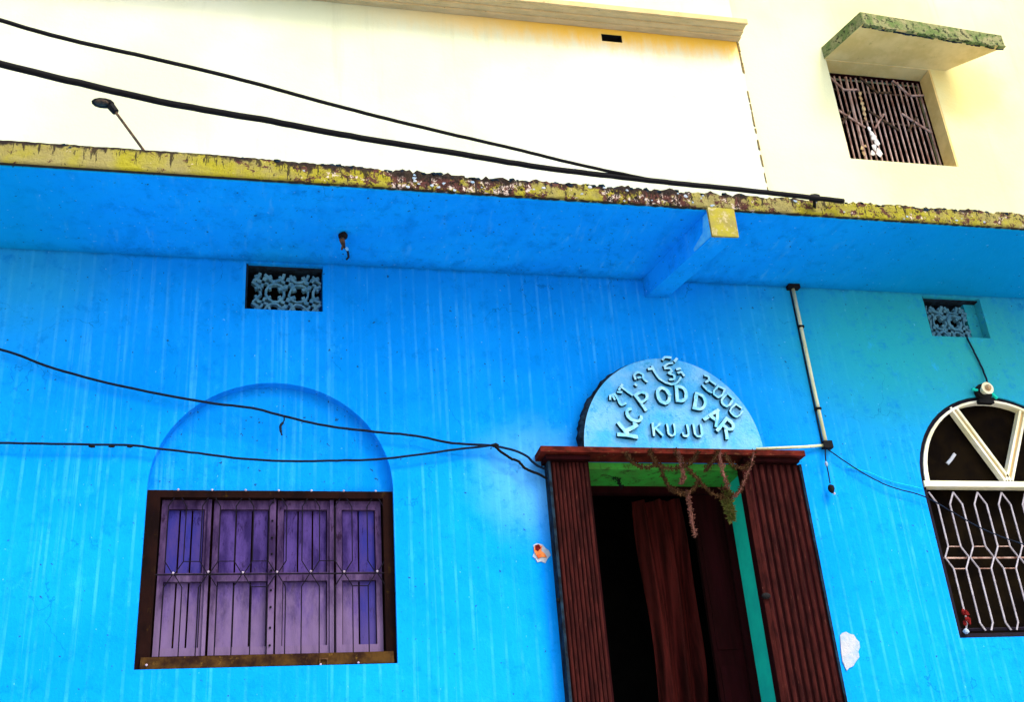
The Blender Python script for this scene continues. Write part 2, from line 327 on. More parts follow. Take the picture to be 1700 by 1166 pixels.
# ---------------------------------------------------------------- blue house
HX0, HX1, HZ = -4.2, 9.0, 5.585
house = thing('blue_house', 'bright blue single storey house with yellow roof edge and maroon doorway', 'house', (0, 0, 0))
WX0, WX1, WZ0, WZ1 = -.543, .872, 2.995, 4.028           # left window opening
DX0, DX1, DZ0, DZ1 = 2.07, 3.17, 2.15, 4.222             # door opening
AX0, AX1, AZ0, AZS, AR = 4.42, 5.76, 3.065, 4.10, .66    # right arched window
LV, RV = (-.035, .452, 5.228, 5.566), (4.789, 5.262, 5.232, 5.562)
bm = bmesh.new()
slab(bm, [rect(HX0, HX1, 0, HZ), arch(WX0, WX1, WZ0, WZ1-.003, .69), rect(DX0, DX1, DZ0, DZ1), arch(AX0, AX1, AZ0, AZS, AR), rect(*LV), rect(*RV)], 0, .3)
obj('front_wall', bm, 'blue', house)
for xx in (HX0, HX1-.25): obj('side_wall', B(xx, xx+.25, .302, 1.9, 0, HZ-.002), 'blue', house)
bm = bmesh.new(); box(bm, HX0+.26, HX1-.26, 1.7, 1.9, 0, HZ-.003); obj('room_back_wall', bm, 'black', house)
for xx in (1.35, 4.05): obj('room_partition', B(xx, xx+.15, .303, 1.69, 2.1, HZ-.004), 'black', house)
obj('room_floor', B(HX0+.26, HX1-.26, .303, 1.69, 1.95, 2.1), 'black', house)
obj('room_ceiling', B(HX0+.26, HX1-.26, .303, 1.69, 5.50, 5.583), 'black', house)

# roof slab: blue underside, ragged yellow edge
bm = bmesh.new(); box(bm, HX0-.1, HX1+.2, -.86, 1.93, HZ+.001, 5.70); roof = obj('roof_slab', bm, 'soffit', house)
bm = bmesh.new(); cols = []; nx = 640
for i in range(nx+1):
    x = HX0-.12+(HX1-HX0+.34)*i/nx
    th = .158 if x < -.3 else (.158-.034*min(1, (x+.3)/1.6))
    wear = max(.15, min(1, (x+.3)/1.2))*(1 if x < 3 else .8)
    zb = HZ+.012+rnd.uniform(-.004, .004)*wear; zt = HZ+.008+th+(rnd.uniform(-.016, .012)+.010*math.sin(x*23))*wear*.8
    col = [bm.verts.new((x, -.84, zt))]
    for k in range(6):
        col.append(bm.verts.new((x, -.882+rnd.uniform(-.006, .009)*wear, zt+(zb-zt)*k/5)))
    col.append(bm.verts.new((x, -.86, zb)))
    cols.append(col)
for a, b in zip(cols, cols[1:]):
    for k in range(7): bm.faces.new((a[k], b[k], b[k+1], a[k+1]))
obj('fascia', bm, 'fascia', roof, smooth=True)
# crusts of moss and broken plaster sitting on the roof edge
bm = bmesh.new()
for i in range(520):
    x = rnd.uniform(-1.9, 6.0); dens = .10 if x < .1 else (.85 if x < 3.2 else .62)
    if rnd.random() > dens: continue
    th = .158 if x < -.3 else (.158-.034*min(1, (x+.3)/1.6))
    ico(bm, (x, -.872+rnd.uniform(-.006, .02), HZ+th+rnd.uniform(-.012, .010)), rnd.uniform(.007, .018), 1, (1.4, .8, .8), 0, .35)
obj('moss_crust', bm, 'mould_shade', roof, kind='stuff')
bm = bmesh.new()
for i in range(36):
    x = rnd.choice((rnd.uniform(.1, 3.1), rnd.uniform(.7, 2.8), rnd.uniform(3.0, 5.6)))
    ico(bm, (x, -.883, HZ+rnd.uniform(.02, .115)), rnd.uniform(.005, .013), 1, (1.2, .3, .9), 0, .4)
obj('plaster_flake', bm, 'white', roof, kind='stuff')

# cantilever beam under the slab with its yellow end
bm = bmesh.new()
A = [(2.795, -.872, 5.392), (2.960, -.872, 5.398), (2.960, -.872, HZ), (2.795, -.872, HZ)]
C_ = [(2.640, -.001, 5.440), (2.800, -.001, 5.446), (2.80, -.001, HZ), (2.64, -.001, HZ)]
va = [bm.verts.new(p) for p in A]; vc = [bm.verts.new(p) for p in C_]
bm.faces.new(va); bm.faces.new(vc)
for i in range(4): bm.faces.new((va[i], va[(i+1) % 4], vc[(i+1) % 4], vc[i]))
beam = obj('roof_beam', bm, 'soffit', house)
obj('beam_end', B(2.788, 2.966, -.892, -.8725, 5.388, 5.598, jit=.004), 'beam_end' if 'beam_end' in M else 'fascia', beam)
M['beam_yellow'] = plain('yellow_beam_end', (.32, .29, .03), (.24, .21, .06), 11, .95, .04, grime=(.42, .37, .20), gt=(.52, .66))
beam.children[0].data.materials[0] = M['beam_yellow']
M['skyblue'] = plain('pale_blue_paint_smear', (.10, .50, .80), (.04, .38, .82), 20, .85, .1)
bm = bmesh.new()
L = [U(1168, 366, -.893), U(1180, 366, -.893), U(1186, 392, -.893), U(1150, 414, -.893), U(1146, 410, -.893), U(1172, 390, -.893)]
# smear of paler paint on the left face of the beam
va = [bm.verts.new(p) for p in ((2.7925, -.865, 5.57), (2.793, -.865, 5.40), (2.757, -.66, 5.411), (2.757, -.66, 5.432), (2.776, -.79, 5.47), (2.780, -.82, 5.57))]
vb = [bm.verts.new(v.co+Vector((-.004, 0, 0))) for v in va]; bm.faces.new(va); bm.faces.new(vb)
for i in range(6): bm.faces.new((va[i], va[(i+1) % 6], vb[(i+1) % 6], vb[i]))
obj('paint_smear', bm, 'skyblue', beam)

# jali ventilators 
def petal_jali(x0, x1, z0, z1, y, nx, nz):
    bm = bmesh.new(); cx = (x1-x0)/nx; cz = (z1-z0)/nz; w = .022
    for i in range(nx+1):
        for k in range(nz+1):
            c = (x0+i*cx, z0+k*cz); pts = []
            for t in range(13):
                a = 2*math.pi*t/12+.3; p = (c[0]+cx*.40*math.cos(a)*rnd.uniform(.88, 1.12), c[1]+cz*.44*math.sin(a)*rnd.uniform(.88, 1.12))
                if x0 <= p[0] <= x1 and z0 <= p[1] <= z1: pts.append(p)
                else:
                    if len(pts) > 1: ribbon(bm, pts, w*rnd.uniform(.5, 1.1), y, y+.035)
                    pts = []
            if len(pts) > 1: ribbon(bm, pts, w*rnd.uniform(.5, 1.1), y, y+.035)
    for i in range(nx):
        for k in range(nz):
            c = (x0+(i+.5)*cx, z0+(k+.5)*cz)
            for a in (.78, 2.36, 3.93, 5.5):
                q = (c[0]+cx*.42*math.cos(a), c[1]+cz*.42*math.sin(a)); q2 = (c[0]+cx*.2*math.cos(a+.5), c[1]+cz*.2*math.sin(a+.5))
                ribbon(bm, [c, q2, q], w*rnd.uniform(.7, 1.4), y+.004, y+.036)
    return bm
obj('ventilator', petal_jali(LV[0]+.035, LV[1], LV[2]+.01, LV[3]-.03, .055, 3, 2), 'jali', house, label='left pierced concrete ventilator with petal lattice')
obj('ventilator', petal_jali(RV[0]+.01, RV[1]-.095, RV[2]+.01, RV[3]-.04, .055, 3, 2), 'jali', house, label='right pierced concrete ventilator beside the round lamp')
obj('ventilator_edge', B(RV[1]-.093, RV[1]-.001, .075, .12, RV[2]+.001, RV[3]-.001), 'blue', house)
for V_ in (LV, RV):
    obj('ventilator_backing', B(V_[0]-.05, V_[1]+.05, .301, .32, V_[2]-.05, V_[3]+.015), 'black', house)
    obj('ventilator_shade_lining', B(V_[0]+.002, V_[0]+.012, .012, .298, V_[2]+.002, V_[3]-.002), 'mould_shade', house)
    obj('ventilator_shade_lining', B(V_[0]+.014, V_[1]-.002, .03, .298, V_[3]-.012, V_[3]-.002), 'mould_shade', house)

# ---- left window: blank arch over folding shutters behind an iron grille
bm = bmesh.new(); slab(bm, [arch(WX0-.02, WX1+.02, WZ1, WZ1+.001, .71)], .075, .12)
obj('blind_arch', bm, 'blue', house)
bm = bmesh.new(); slab(bm, [rect(WX0+.001, WX1-.001, WZ0+.001, WZ1-.001), rect(WX0+.075, WX1-.06, WZ0+.075, WZ1-.045)], .035, .13)
win = obj('shuttered_window', bm, 'frame', house, label='square window of closed purple shutters behind a dark iron grille')
obj('bottom_rail', B(WX0+.03, WX1-.02, .018, .034, WZ0+.006, WZ0+.07, jit=.003), 'sill', win)
xs = [WX0+.076, -.175, .189, .528, WX1-.061]; z0, z1, zm = WZ0+.078, WZ1-.048, 3.515
def leaf(x0, x1, idx):
    g = .009; x0 += g; x1 -= g; sw = .034
    bm = bmesh.new(); slab(bm, [rect(x0, x1, z0, z1), rect(x0+sw, x1-sw, z0+.05, zm-.02), rect(x0+sw, x1-sw, zm+.03, z1-.055)], .075, .11)
    obj('shutter_leaf', bm, 'mauve', win)
    for a, b in ((z0+.05, zm-.02), (zm+.03, z1-.055)):
        n = 3 if idx < 2 else (3 if a > zm else 1) if idx == 2 else 2; w = (x1-x0-2*sw)/n
        for k in range(n):
            mat = 'bluep' if ((idx == 0 and a > zm) or (idx == 3 and k == n-1)) else 'purple'
            obj('shutter_board', B(x0+sw+k*w+.005, x0+sw+(k+1)*w-.005, .094+rnd.uniform(0, .004), .108, a+.001, b-.001), mat, win)
for i in range(4): leaf(xs[i], xs[i+1], i)
obj('shutter_backing', B(WX0+.07, WX1-.05, .112, .128, WZ0+.07, WZ1-.04), 'frame', win)
obj('cover_strip', B(.150, .187, .058, .074, z0, z1), 'mauve', win)
obj('cover_strip', B(.500, .522, .060, .074, z0, z1), 'mauve', win)
obj('cover_strip', B(-.200, -.180, .060, .074, z0, z1), 'mauve', win)
riv = bmesh.new(); ico(riv, (0, 0, 0), .0075, 1); rv = bpy.data.meshes.new('rivet'); riv.to_mesh(rv); riv.free(); rv.materials.append(M['iron'])
rw = rv.copy(); rw.materials[0] = M['rivet']
def put(name, me, p, parent, **pr):
    o = bpy.data.objects.new(name, me); COL.objects.link(o); o.location = p; o.parent = parent
    for k, v in pr.items(): o[k] = v
    return o
for k in range(9): put('rivet', rv, (.168, .055, z0+.05+k*.105+rnd.uniform(-.01, .01)), win)
def hex_grille(parent, nodes, half, za, zm_, zb, y, r, mat, cut=None, x0=None, x1=None, foot=True):
    """bars in pairs that pinch together at the head, the middle and the foot"""
    for X in nodes:
        for s in (-1, 1):
            pts = [(X, y, zb), (X+s*half, y, zb-.085), (X+s*half, y, zm_+.075), (X+s*.004, y, zm_), (X+s*half, y, zm_-.075), (X+s*half, y, za+.05), (X+s*(.02 if foot else half), y, za)]
            if x0 is not None and (X+s*half < x0 or X+s*half > x1): continue
            obj('grille_bar', T(pts, r, 5), mat, parent)
nodes = [-.37+.1895*k for k in range(7)]
hex_grille(win, nodes, .05, WZ0+.03, 3.527, WZ1-.012, .040, .0036, 'iron', foot=False)
obj('grille_rod', T([(WX0+.07, .044, 3.527), (WX1-.055, .044, 3.527)], .0045), 'iron', win)
for a in nodes:
    put('rivet', rw, (a, .006, 3.527+rnd.uniform(-.004, .004)), win); put('rivet', rw, (a, .004, WZ1-.010), win)
for X in nodes[:-1]:
    for dz in (-.075, .075):
        if rnd.random() < .6: obj('grille_link', T([(X+.05, .040, 3.527+dz), (X+.1395, .040, 3.527+dz)], .0028, 5), 'iron', win)
p = U(540, 1100, .01); bm = bmesh.new(); ribbon(bm, [(p.x-.03, p.z-.005), (p.x-.03, p.z+.018), (p.x+.012, p.z+.018), (p.x+.012, p.z-.012)], .009, .006, .016)
obj('bent_bracket', bm, 'dry', win)
for q in ((532, 1104), (595, 1101), (243, 1105)): put('rivet', rw, U(q[0], q[1], .012), win)

# ---- doorway
door = obj('doorway', B(1.764, 3.522, -.155, -.001, 4.222, 4.260, jit=.003), 'lintel', house, label='maroon fluted doorway with a red brown ledge and green painted reveals')
obj('ledge_moulding', B(1.80, 2.084, -.125, -.0015, 4.19, 4.2155), 'doorwood', door)
obj('ledge_moulding', B(3.103, 3.49, -.125, -.0015, 4.19, 4.2155), 'doorwood', door)
def pilaster(x0, x1, n, dr):
    obj('pilaster', B(x0, x1, -.085, -.001, 2.15, 4.187), 'doorwood', door)
    w = (x1-x0-.02)/n
    bm0 = bmesh.new(); tube(bm0, [(0, 0, 2.16+.0), (0, 0, 4.18)], w*dr, 8)
    for v in bm0.verts: v.co.y *= .8
    me = bpy.data.meshes.new('flute'); bm0.to_mesh(me); bm0.free(); me.materials.append(M['maroon'])
    for p_ in me.polygons: p_.use_smooth = True
    for k in range(n): put('flute', me, (x0+.01+(k+.5)*w, -.087-rnd.uniform(0, .002), 0), door)
pilaster(1.832, 2.082, 9, .40); pilaster(3.105, 3.500, 8, .34)
obj('pilaster_edge', B(3.092, 3.122, -.10, -.086, 2.16, 4.18), 'maroon', door)
obj('pilaster_edge', B(1.818, 1.834, -.096, -.004, 2.16, 4.186), 'mould_shade', door)
obj('pilaster_edge', B(3.498, 3.514, -.096, -.004, 2.16, 4.186), 'mould_shade', door)
obj('door_reveal', B(3.150, 3.168, .002, .298, 2.152, 4.204), 'teal', door)
obj('door_reveal', B(2.072, 2.09, .002, .298, 2.152, 4.204), 'teal', door)
obj('door_head', B(2.073, 3.149, .003, .2985, 4.176, 4.220), 'green', door)
obj('door_frame', B(2.05, 2.12, .301, .36, 2.15, 4.21), 'doorwood', door)
obj('door_frame', B(3.10, 3.19, .301, .36, 2.15, 4.21), 'doorwood', door)
obj('door_frame', B(2.121, 3.099, .301, .36, 4.13, 4.21), 'doorwood', door)
bm = bmesh.new(); slab(bm, [rect(2.90, 3.098, 2.16, 4.128)], .33, .365); obj('door_leaf', bm, 'doorwood', door)
bm = bmesh.new(); box(bm, 2.925, 3.075, .322, .332, 2.3, 3.0); box(bm, 2.925, 3.075, .322, .332, 3.1, 3.95); obj('door_panel', bm, 'doorwood', door)
bm = bmesh.new(); ico(bm, (3.105, -.11, 3.32), .025, 2, (1.2, .6, .8)); obj('door_latch', bm, 'dark', door)
bm = bmesh.new(); ico(bm, (1.815, -.07, 3.32), .018, 1); obj('door_latch', bm, 'dark', door)
# steps down to the street
st = thing('door_steps', 'grey cement steps leading from the street up to the maroon doorway', 'steps', (2.6, -.3, 0))
for k in range(11):
    o = obj('step', B(1.9, 3.45, -.20-.26*(11-k), -.004-.26*(10-k) if k == 10 else -.20-.26*(10-k), .001, .19*(k+1)+.04), 'cement'); under(st, o)

# name plate above the door: raised half round with raised letters
TX0, TX1, TZ, TR = 2.058, 3.262, 4.264, .652
bm = bmesh.new(); slab(bm, [arch(TX0, TX1, TZ, TZ+.001, TR, 36)], -.11, -.001, 0, 1)
plate = obj('name_plate', bm, ['plate', 'mould_shade'], house, label='half round pale blue plaster plate with raised letters above the door')  # plate sides blackened to stand for their shade
bm = bmesh.new(); pr = []
for i in range(41):      # shadow band down the plate's left shoulder, built as a black strip
    t = math.radians(182-i*2.0); w = .030*math.sin(math.pi*min(1, (i+6)/46))**.7*rnd.uniform(.7, 1.25)
    cx_, rx = (TX0+TX1)/2, (TX1-TX0)/2
    a = (cx_+rx*math.cos(t), TZ+TR*math.sin(t)); b_ = (cx_+(rx+w)*math.cos(t), TZ+(TR+w*.6)*math.sin(t))
    pr.append([bm.verts.new((a[0], -.112, max(a[1], TZ+.001))), bm.verts.new((b_[0], -.085, max(b_[1], TZ+.001))), bm.verts.new((b_[0]+.004, -.002, max(b_[1], TZ+.001)))])
for a, b_ in zip(pr, pr[1:]):
    bm.faces.new((a[0], a[1], b_[1], b_[0])); bm.faces.new((a[1], a[2], b_[2], b_[1]))
obj('shadow_crescent', bm, 'mould_shade', plate)
YF = -.11; LW = .025
def glyph_strokes(ch):
    c = lambda cx, cy, rx, ry, a0, a1, n=10: [(cx+rx*math.cos(math.radians(a0+(a1-a0)*i/n)), cy+ry*math.sin(math.radians(a0+(a1-a0)*i/n))) for i in range(n+1)]
    return {'K': [[(0, 0), (0, 1)], [(.7, 1), (.05, .48)], [(.25, .6), (.75, 0)]],
            'C': [c(.4, .5, .4, .5, 50, 310)],
            'P': [[(0, 0), (0, 1)], [(0, 1)]+c(.32, .74, .34, .26, 90, -90)+[(0, .48)]],
            'O': [c(.42, .5, .40, .5, 0, 360, 16)],
            'D': [[(0, 0), (0, 1)], [(0, 1)]+c(.22, .5, .45, .5, 90, -90)+[(0, 0)]],
            'A': [[(-.05, 0), (.38, 1)], [(.38, 1), (.8, 0)], [(.12, .36), (.65, .36)]],
            'R': [[(0, 0), (0, 1)], [(0, 1)]+c(.32, .75, .34, .25, 90, -90)+[(0, .5)], [(.3, .5), (.72, 0)]],
            'U': [[(0, 1), (0, .35)]+c(.33, .33, .33, .33, 180, 360)+[(.66, 1)]],
            'J': [[(.6, 1), (.6, .3)]+c(.32, .3, .28, .3, 0, -170)],
            '.': [[(.1, 0), (.2, .02)]]}[ch]
def dens(pts):
    out = []
    for a, b in zip(pts, pts[1:]):
        n = max(1, int(math.hypot(b[0]-a[0], b[1]-a[1])/.022)); out += [(a[0]+(b[0]-a[0])*k/n, a[1]+(b[1]-a[1])*k/n) for k in range(n)]
    return out+[pts[-1]]
def letter(ch, px, py, hpx, rot, w=LW, name='letter'):
    c = U(px, py, YF); h = hpx*.00385; bm = bmesh.new(); a = math.radians(rot); sx = h*.92
    for sN, s in enumerate(glyph_strokes(ch)):
        pts = [((x-.36)*sx, (z-.5)*h) for x, z in s]
        pts = [(c.x+x*math.cos(a)-z*math.sin(a), c.z+x*math.sin(a)+z*math.cos(a)) for x, z in pts]
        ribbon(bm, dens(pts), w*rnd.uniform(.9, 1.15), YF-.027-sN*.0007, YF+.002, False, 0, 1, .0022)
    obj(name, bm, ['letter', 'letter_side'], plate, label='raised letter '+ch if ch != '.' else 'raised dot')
for a in (('K', 1040, 717, 30, 82), ('.', 1041, 697, 24, 70), ('C', 1050, 693, 27, 52), ('P', 1069, 667, 30, 30), ('O', 1098, 660, 28, 6), ('D', 1130, 657, 27, -3),
          ('D', 1161, 671, 28, -17), ('A', 1183, 694, 28, -36), ('R', 1204, 714, 30, -42)): letter(*a)
for a in (('K', 1089, 716, 21, 0), ('U', 1113, 717, 20, 0), ('J', 1136, 718, 20, 0), ('U', 1157, 718, 21, 0)): letter(*a, w=.016)
c1 = lambda x, y: U(1000+x/7.285, 585+y/7.285, YF); c2 = lambda x, y: U(1120+x/8.04, 600+y/8.04, YF)
def strokes(cf, lst, w=.018):
    bm = bmesh.new()
    for n_, s in enumerate(lst):
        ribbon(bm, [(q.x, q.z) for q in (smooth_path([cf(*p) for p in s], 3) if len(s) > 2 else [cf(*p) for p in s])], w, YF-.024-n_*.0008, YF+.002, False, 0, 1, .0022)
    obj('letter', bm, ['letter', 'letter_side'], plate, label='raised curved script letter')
strokes(c1, [[(85, 585), (85, 545), (130, 530), (165, 565), (190, 620), (215, 655), (265, 640)], [(120, 560), (135, 590)]])
strokes(c1, [[(190, 470), (225, 415)], [(205, 435), (270, 480), (345, 535)], [(175, 500), (215, 505)]])
strokes(c1, [[(385, 345), (375, 295), (420, 260), (475, 290), (480, 330), (525, 375)], [(420, 330), (445, 320)]])
strokes(c1, [[(385, 410), (400, 425)]])
strokes(c1, [[(545, 225), (600, 215)], [(590, 190), (620, 260)], [(620, 260), (680, 340), (790, 400), (880, 395), (930, 330)]])
strokes(c1, [[(735, 190), (780, 160), (830, 150)], [(745, 215), (800, 215), (825, 250), (790, 275), (850, 300), (850, 345), (800, 350)], [(720, 110), (745, 80), (810, 90)], [(860, 130), (880, 100)]])
strokes(c1, [[(890, 225), (925, 215)], [(905, 270), (945, 265), (975, 300)]])
strokes(c2, [[(390, 215), (430, 225), (440, 270), (400, 300)], [(440, 270), (520, 330)], [(360, 340), (390, 380), (470, 440)]], .017)
strokes(c2, [[(560, 350), (500, 440), (560, 500), (620, 470), (650, 400)], [(560, 350), (650, 400)]], .017)
strokes(c2, [[(690, 450), (610, 540), (660, 620), (720, 600), (770, 520)], [(690, 450), (770, 520)]], .017)
strokes(c2, [[(800, 590), (720, 680), (790, 760), (850, 740), (890, 690)], [(800, 590), (870, 640)]], .014)

# ---- right arched window
bm = bmesh.new(); g = .012
slab(bm, [arch(AX0+.001, AX1-.001, AZ0+.001, AZS, AR-.001), arch(AX0+.03, AX1-.03, AZ0+.03, AZS, AR-.03)], .012, .11)
aw = obj('arched_window', bm, 'iron', house, label='arched window with cream fan light bars and pale iron grille')
bm = bmesh.new(); slab(bm, [arch(AX0+.03, AX1-.03, AZS, AZS+.001, AR-.03), arch(AX0+.062, AX1-.062, AZS+.02, AZS+.021, AR-.066)], .0, .06); obj('fanlight_arch', bm, 'cream', aw)
obj('transom', B(AX0+.012, AX1-.012, -.006, .062, AZS-.022, AZS+.018), 'cream', aw)
cx, cz = 5.09, AZS+.02
for s in (-1, 1):
    for off, w in ((-.022, .020), (.022, .020)):
        a = (cx+s*(-.0)+off, cz); b_ = (cx+s*.275+off*1.0, cz+.545)
        bm = bmesh.new(); ribbon(bm, [a, b_], w, .006, .05); obj('fanlight_bar', bm, 'cream', aw)
    bm = bmesh.new(); ribbon(bm, [(cx, cz), (cx+s*.275, cz+.545)], .024, .022, .05); obj('fanlight_bar', bm, 'eave', aw)
bm = bmesh.new(); slab(bm, [arch(AX0+.03, AX1-.03, AZS, AZS+.001, AR-.03)], .064, .07); obj('fanlight_pane', bm, 'glassd', aw)
bm = bmesh.new(); p = U(1580, 763, .058); ribbon(bm, [(p.x-.035, p.z-.028), (p.x-.005, p.z-.002), (p.x+.03, p.z+.034)], .024, .054, .0635); obj('white_sliver', bm, 'white', aw)  # small pale sliver set in front of the pane
hex_grille(aw, [4.655+.184*k-.184 for k in range(8)], .046, AZ0+.05, 3.597, AZS-.05, .03, .0068, 'silver', None, AX0+.04, AX1-.03)
obj('grille_rod', T([(AX0+.02, .045, 3.597), (AX1-.02, .045, 3.597)], .006, 5), 'upbar', aw)
obj('grille_rod', T([(AX0+.02, .045, AZ0+.06), (AX1-.02, .045, AZ0+.06)], .012, 5), 'iron', aw)
for k in range(7):
    for dz in (.075, -.075): obj('grille_link', T([(4.655+.184*(k-1)+.046, .034, 3.597+dz), (4.655+.184*k-.046, .034, 3.597+dz)], .0035, 5), 'upbar', aw)
obj('shutter_backing', B(AX0+.03, AX1-.03, .112, .13, AZ0+.02, AZS-.005), 'glassd', aw)
bm = bmesh.new(); c = U(1604, 1022, .0); 
for k in range(9): ico(bm, (c.x+rnd.uniform(-.022, .022), -.005+rnd.uniform(-.008, .02), c.z+rnd.uniform(-.05, .05)), rnd.uniform(.009, .017), 1, (1, .5, 1.4), 0, .3)
o = obj('red_rag', bm, 'redcloth'); o['label'] = 'small red rag tied at the lower left corner of the arched window grille'; o['category'] = 'rag'
bm = bmesh.new(); c = U(1604, 1049, -.01); ico(bm, c, .019, 2, (1.1, .8, .9), 0, .12)
o = obj('white_knob', bm, 'white'); o['label'] = 'small white knob at the bottom corner of the arched window below the red rag'; o['category'] = 'knob'

# patches where the paint has come off the wall
def patch(pts, mat, lab, y=-.006):
    bm = bmesh.new(); q = [U(a, b, 0) for a, b in pts]; slab(bm, [[(v_.x, v_.z) for v_ in q]], y, -.0005); obj('paint_chip', bm, mat, house, label=lab)
patch([(885, 906), (891, 903), (900, 905), (905, 911), (911, 915), (914, 923), (909, 928), (905, 936), (898, 933), (892, 935), (889, 929), (884, 925), (887, 917)], 'white', 'pale chip left of the door')
patch([(887, 908), (893, 905), (899, 909), (898, 916), (904, 921), (907, 927), (899, 926), (893, 929), (889, 922), (886, 915)], 'orange', 'orange brown chip left of the door', -.012)
patch([(888, 907), (894, 906), (897, 912), (892, 917), (888, 914)], 'redcloth', 'dark red spot in the chip left of the door', -.015)
patch([(1394, 1056), (1398, 1052), (1404, 1050), (1411, 1054), (1417, 1055), (1421, 1062), (1426, 1067), (1427, 1076), (1424, 1083), (1426, 1092), (1420, 1100), (1416, 1107), (1409, 1110), (1405, 1115), (1401, 1106), (1398, 1099), (1396, 1085)], 'white', 'bare white patch beside the foot of the right pilaster')

# ---------------------------------------------------------------- curtain hanging inside the doorway
bm = bmesh.new(); nX, nZ = 48, 24; g = []
for j in range(nZ+1):
    row = []; t = j/nZ; z = 4.16-2.0*t
    xr = 2.86+.045*math.sin(t*4.2+.3)+.05*t*t; xl = 2.53+.05*math.sin(t*2+.4)
    for i in range(nX+1):
        s = i/nX; x = xl+(xr-xl)*s
        row.append(bm.verts.new((x, .52+(.03+.02*t)*math.sin(s*17+t*2.5+1.2*math.sin(t*5+s*3))+.010*math.sin(s*41+t*7+2*math.sin(t*3))+.02*math.sin(t*9+s*5), z)))
    g.append(row)
for j in range(nZ):
    for i in range(nX): bm.faces.new((g[j][i], g[j][i+1], g[j+1][i+1], g[j+1][i]))
bmesh.ops.solidify(bm, geom=bm.faces[:], thickness=.003)
o = obj('door_curtain', bm, 'curtain', smooth=True); o['label'] = 'dark red brown curtain hanging in folds inside the open doorway'; o['category'] = 'curtain'

# ---------------------------------------------------------------- upper house
up = thing('yellow_house', 'tall pale yellow house rising behind the blue roof with a hooded grille window', 'house', (4.85, 1.95, 0))
YL, YR = 1.94, 2.0
L = []
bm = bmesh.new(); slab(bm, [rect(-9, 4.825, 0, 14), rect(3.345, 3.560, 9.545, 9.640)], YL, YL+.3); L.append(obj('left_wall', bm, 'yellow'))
bm = bmesh.new(); slab(bm, [rect(4.826, 15, 0, 14), rect(5.84, 7.065, 8.355, 9.6405)], YR, YR+.3); L.append(obj('right_wall', bm, 'yellow2'))
bm = bmesh.new(); box(bm, -9, -8.7, 2.31, 8, 0, 14); box(bm, 14.7, 15, 2.31, 8, 0, 14); box(bm, -9, 15, 8.01, 8.3, 0, 14); box(bm, -9, 15, 1.9, 8.3, 14.001, 14.2); L.append(obj('outer_wall', bm, 'yellow2'))
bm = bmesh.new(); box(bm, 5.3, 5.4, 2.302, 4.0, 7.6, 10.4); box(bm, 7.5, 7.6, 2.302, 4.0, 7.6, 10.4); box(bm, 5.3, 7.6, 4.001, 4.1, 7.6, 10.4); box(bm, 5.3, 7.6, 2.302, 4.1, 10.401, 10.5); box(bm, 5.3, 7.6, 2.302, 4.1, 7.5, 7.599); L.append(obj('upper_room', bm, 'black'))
L.append(obj('hole_backing', B(3.25, 3.65, YL+.2, YL+.22, 9.45, 9.70), 'dark'))
hl = bmesh.new(); box(hl, 3.346, 3.352, YL+.004, YL+.2, 9.546, 9.639); box(hl, 3.553, 3.559, YL+.004, YL+.2, 9.546, 9.639); box(hl, 3.353, 3.552, YL+.004, YL+.2, 9.633, 9.639); L.append(obj('wall_hole', hl, 'dark', label='small black rectangular hole below the eave'))
# eave: stepped ochre underside with a mossy edge
bm = bmesh.new()
for k, (y0, zz) in enumerate(((1.865, 9.705), (1.80, 9.720), (1.725, 9.738))):
    box(bm, -9.05, 4.838, y0, 1.938 if k == 0 else (1.865, 1.80)[k-1]-.001, zz, 9.795)
L.append(obj('eave', bm, 'eave'))
eb = bmesh.new(); box(eb, -9.07, 4.850, 1.700, 1.724, 9.742, 9.80); L.append(obj('eave_edge', eb, 'eave'))
bm = bmesh.new(); z = 9.70
while z > 7.7:
    dz = rnd.uniform(.05, .14); w = rnd.uniform(.006, .012)*(1.0 if z > 8.6 else .7)
    if rnd.random() < .9 or z > 9.3: box(bm, 4.8255-w, 4.8255+w, YL-.006, YL+.02, z-dz, z, jit=.002)
    z -= dz+(rnd.uniform(0, .03) if z > 8.6 else rnd.uniform(.0, .10))
L.append(obj('corner_crack', bm, 'crack', kind='stuff'))
# hood over the window
def prism(bm, quad, z0, z1, inset=0):
    a = [bm.verts.new((x, y, z0)) for x, y in quad]; b = [bm.verts.new((x, y, z1)) for x, y in quad]
    bm.faces.new(a).material_index = 0; bm.faces.new(b).material_index = 1
    for i in range(len(a)): bm.faces.new((a[i], a[(i+1) % 4], b[(i+1) % 4], b[i])).material_index = 1
bm = bmesh.new(); prism(bm, [(5.82, 1.999), (7.255, 1.999), (7.70, 1.56), (5.985, 1.44)], 9.642, 9.80); hood = obj('window_hood', bm, ['shade', 'shade_edge']); L.append(hood)
bm = bmesh.new()                                   # drip rim hanging below the front edge
q0, q1 = Vector((5.99, 1.435)), Vector((7.70, 1.555)); n = 40
for i in range(n):
    a = q0.lerp(q1, i/n); b = q0.lerp(q1, (i+1)/n)
    if rnd.random() < .9: box(bm, a.x, b.x-.001, a.y-.006, a.y+.035, 9.630+rnd.uniform(-.012, .008), 9.6415)
dg = bmesh.new()
for i in range(60):
    a = q0.lerp(q1, i/60); b = q0.lerp(q1, (i+1)/60)
    if rnd.random() < .8: box(dg, a.x, b.x-.0005, a.y+.036, a.y+.05+rnd.uniform(0, .012), 9.634, 9.6415)
obj('drip_groove', dg, 'mould_shade', hood, kind='stuff')
rim = obj('drip_rim', bm, 'shade_edge', hood, kind='stuff')
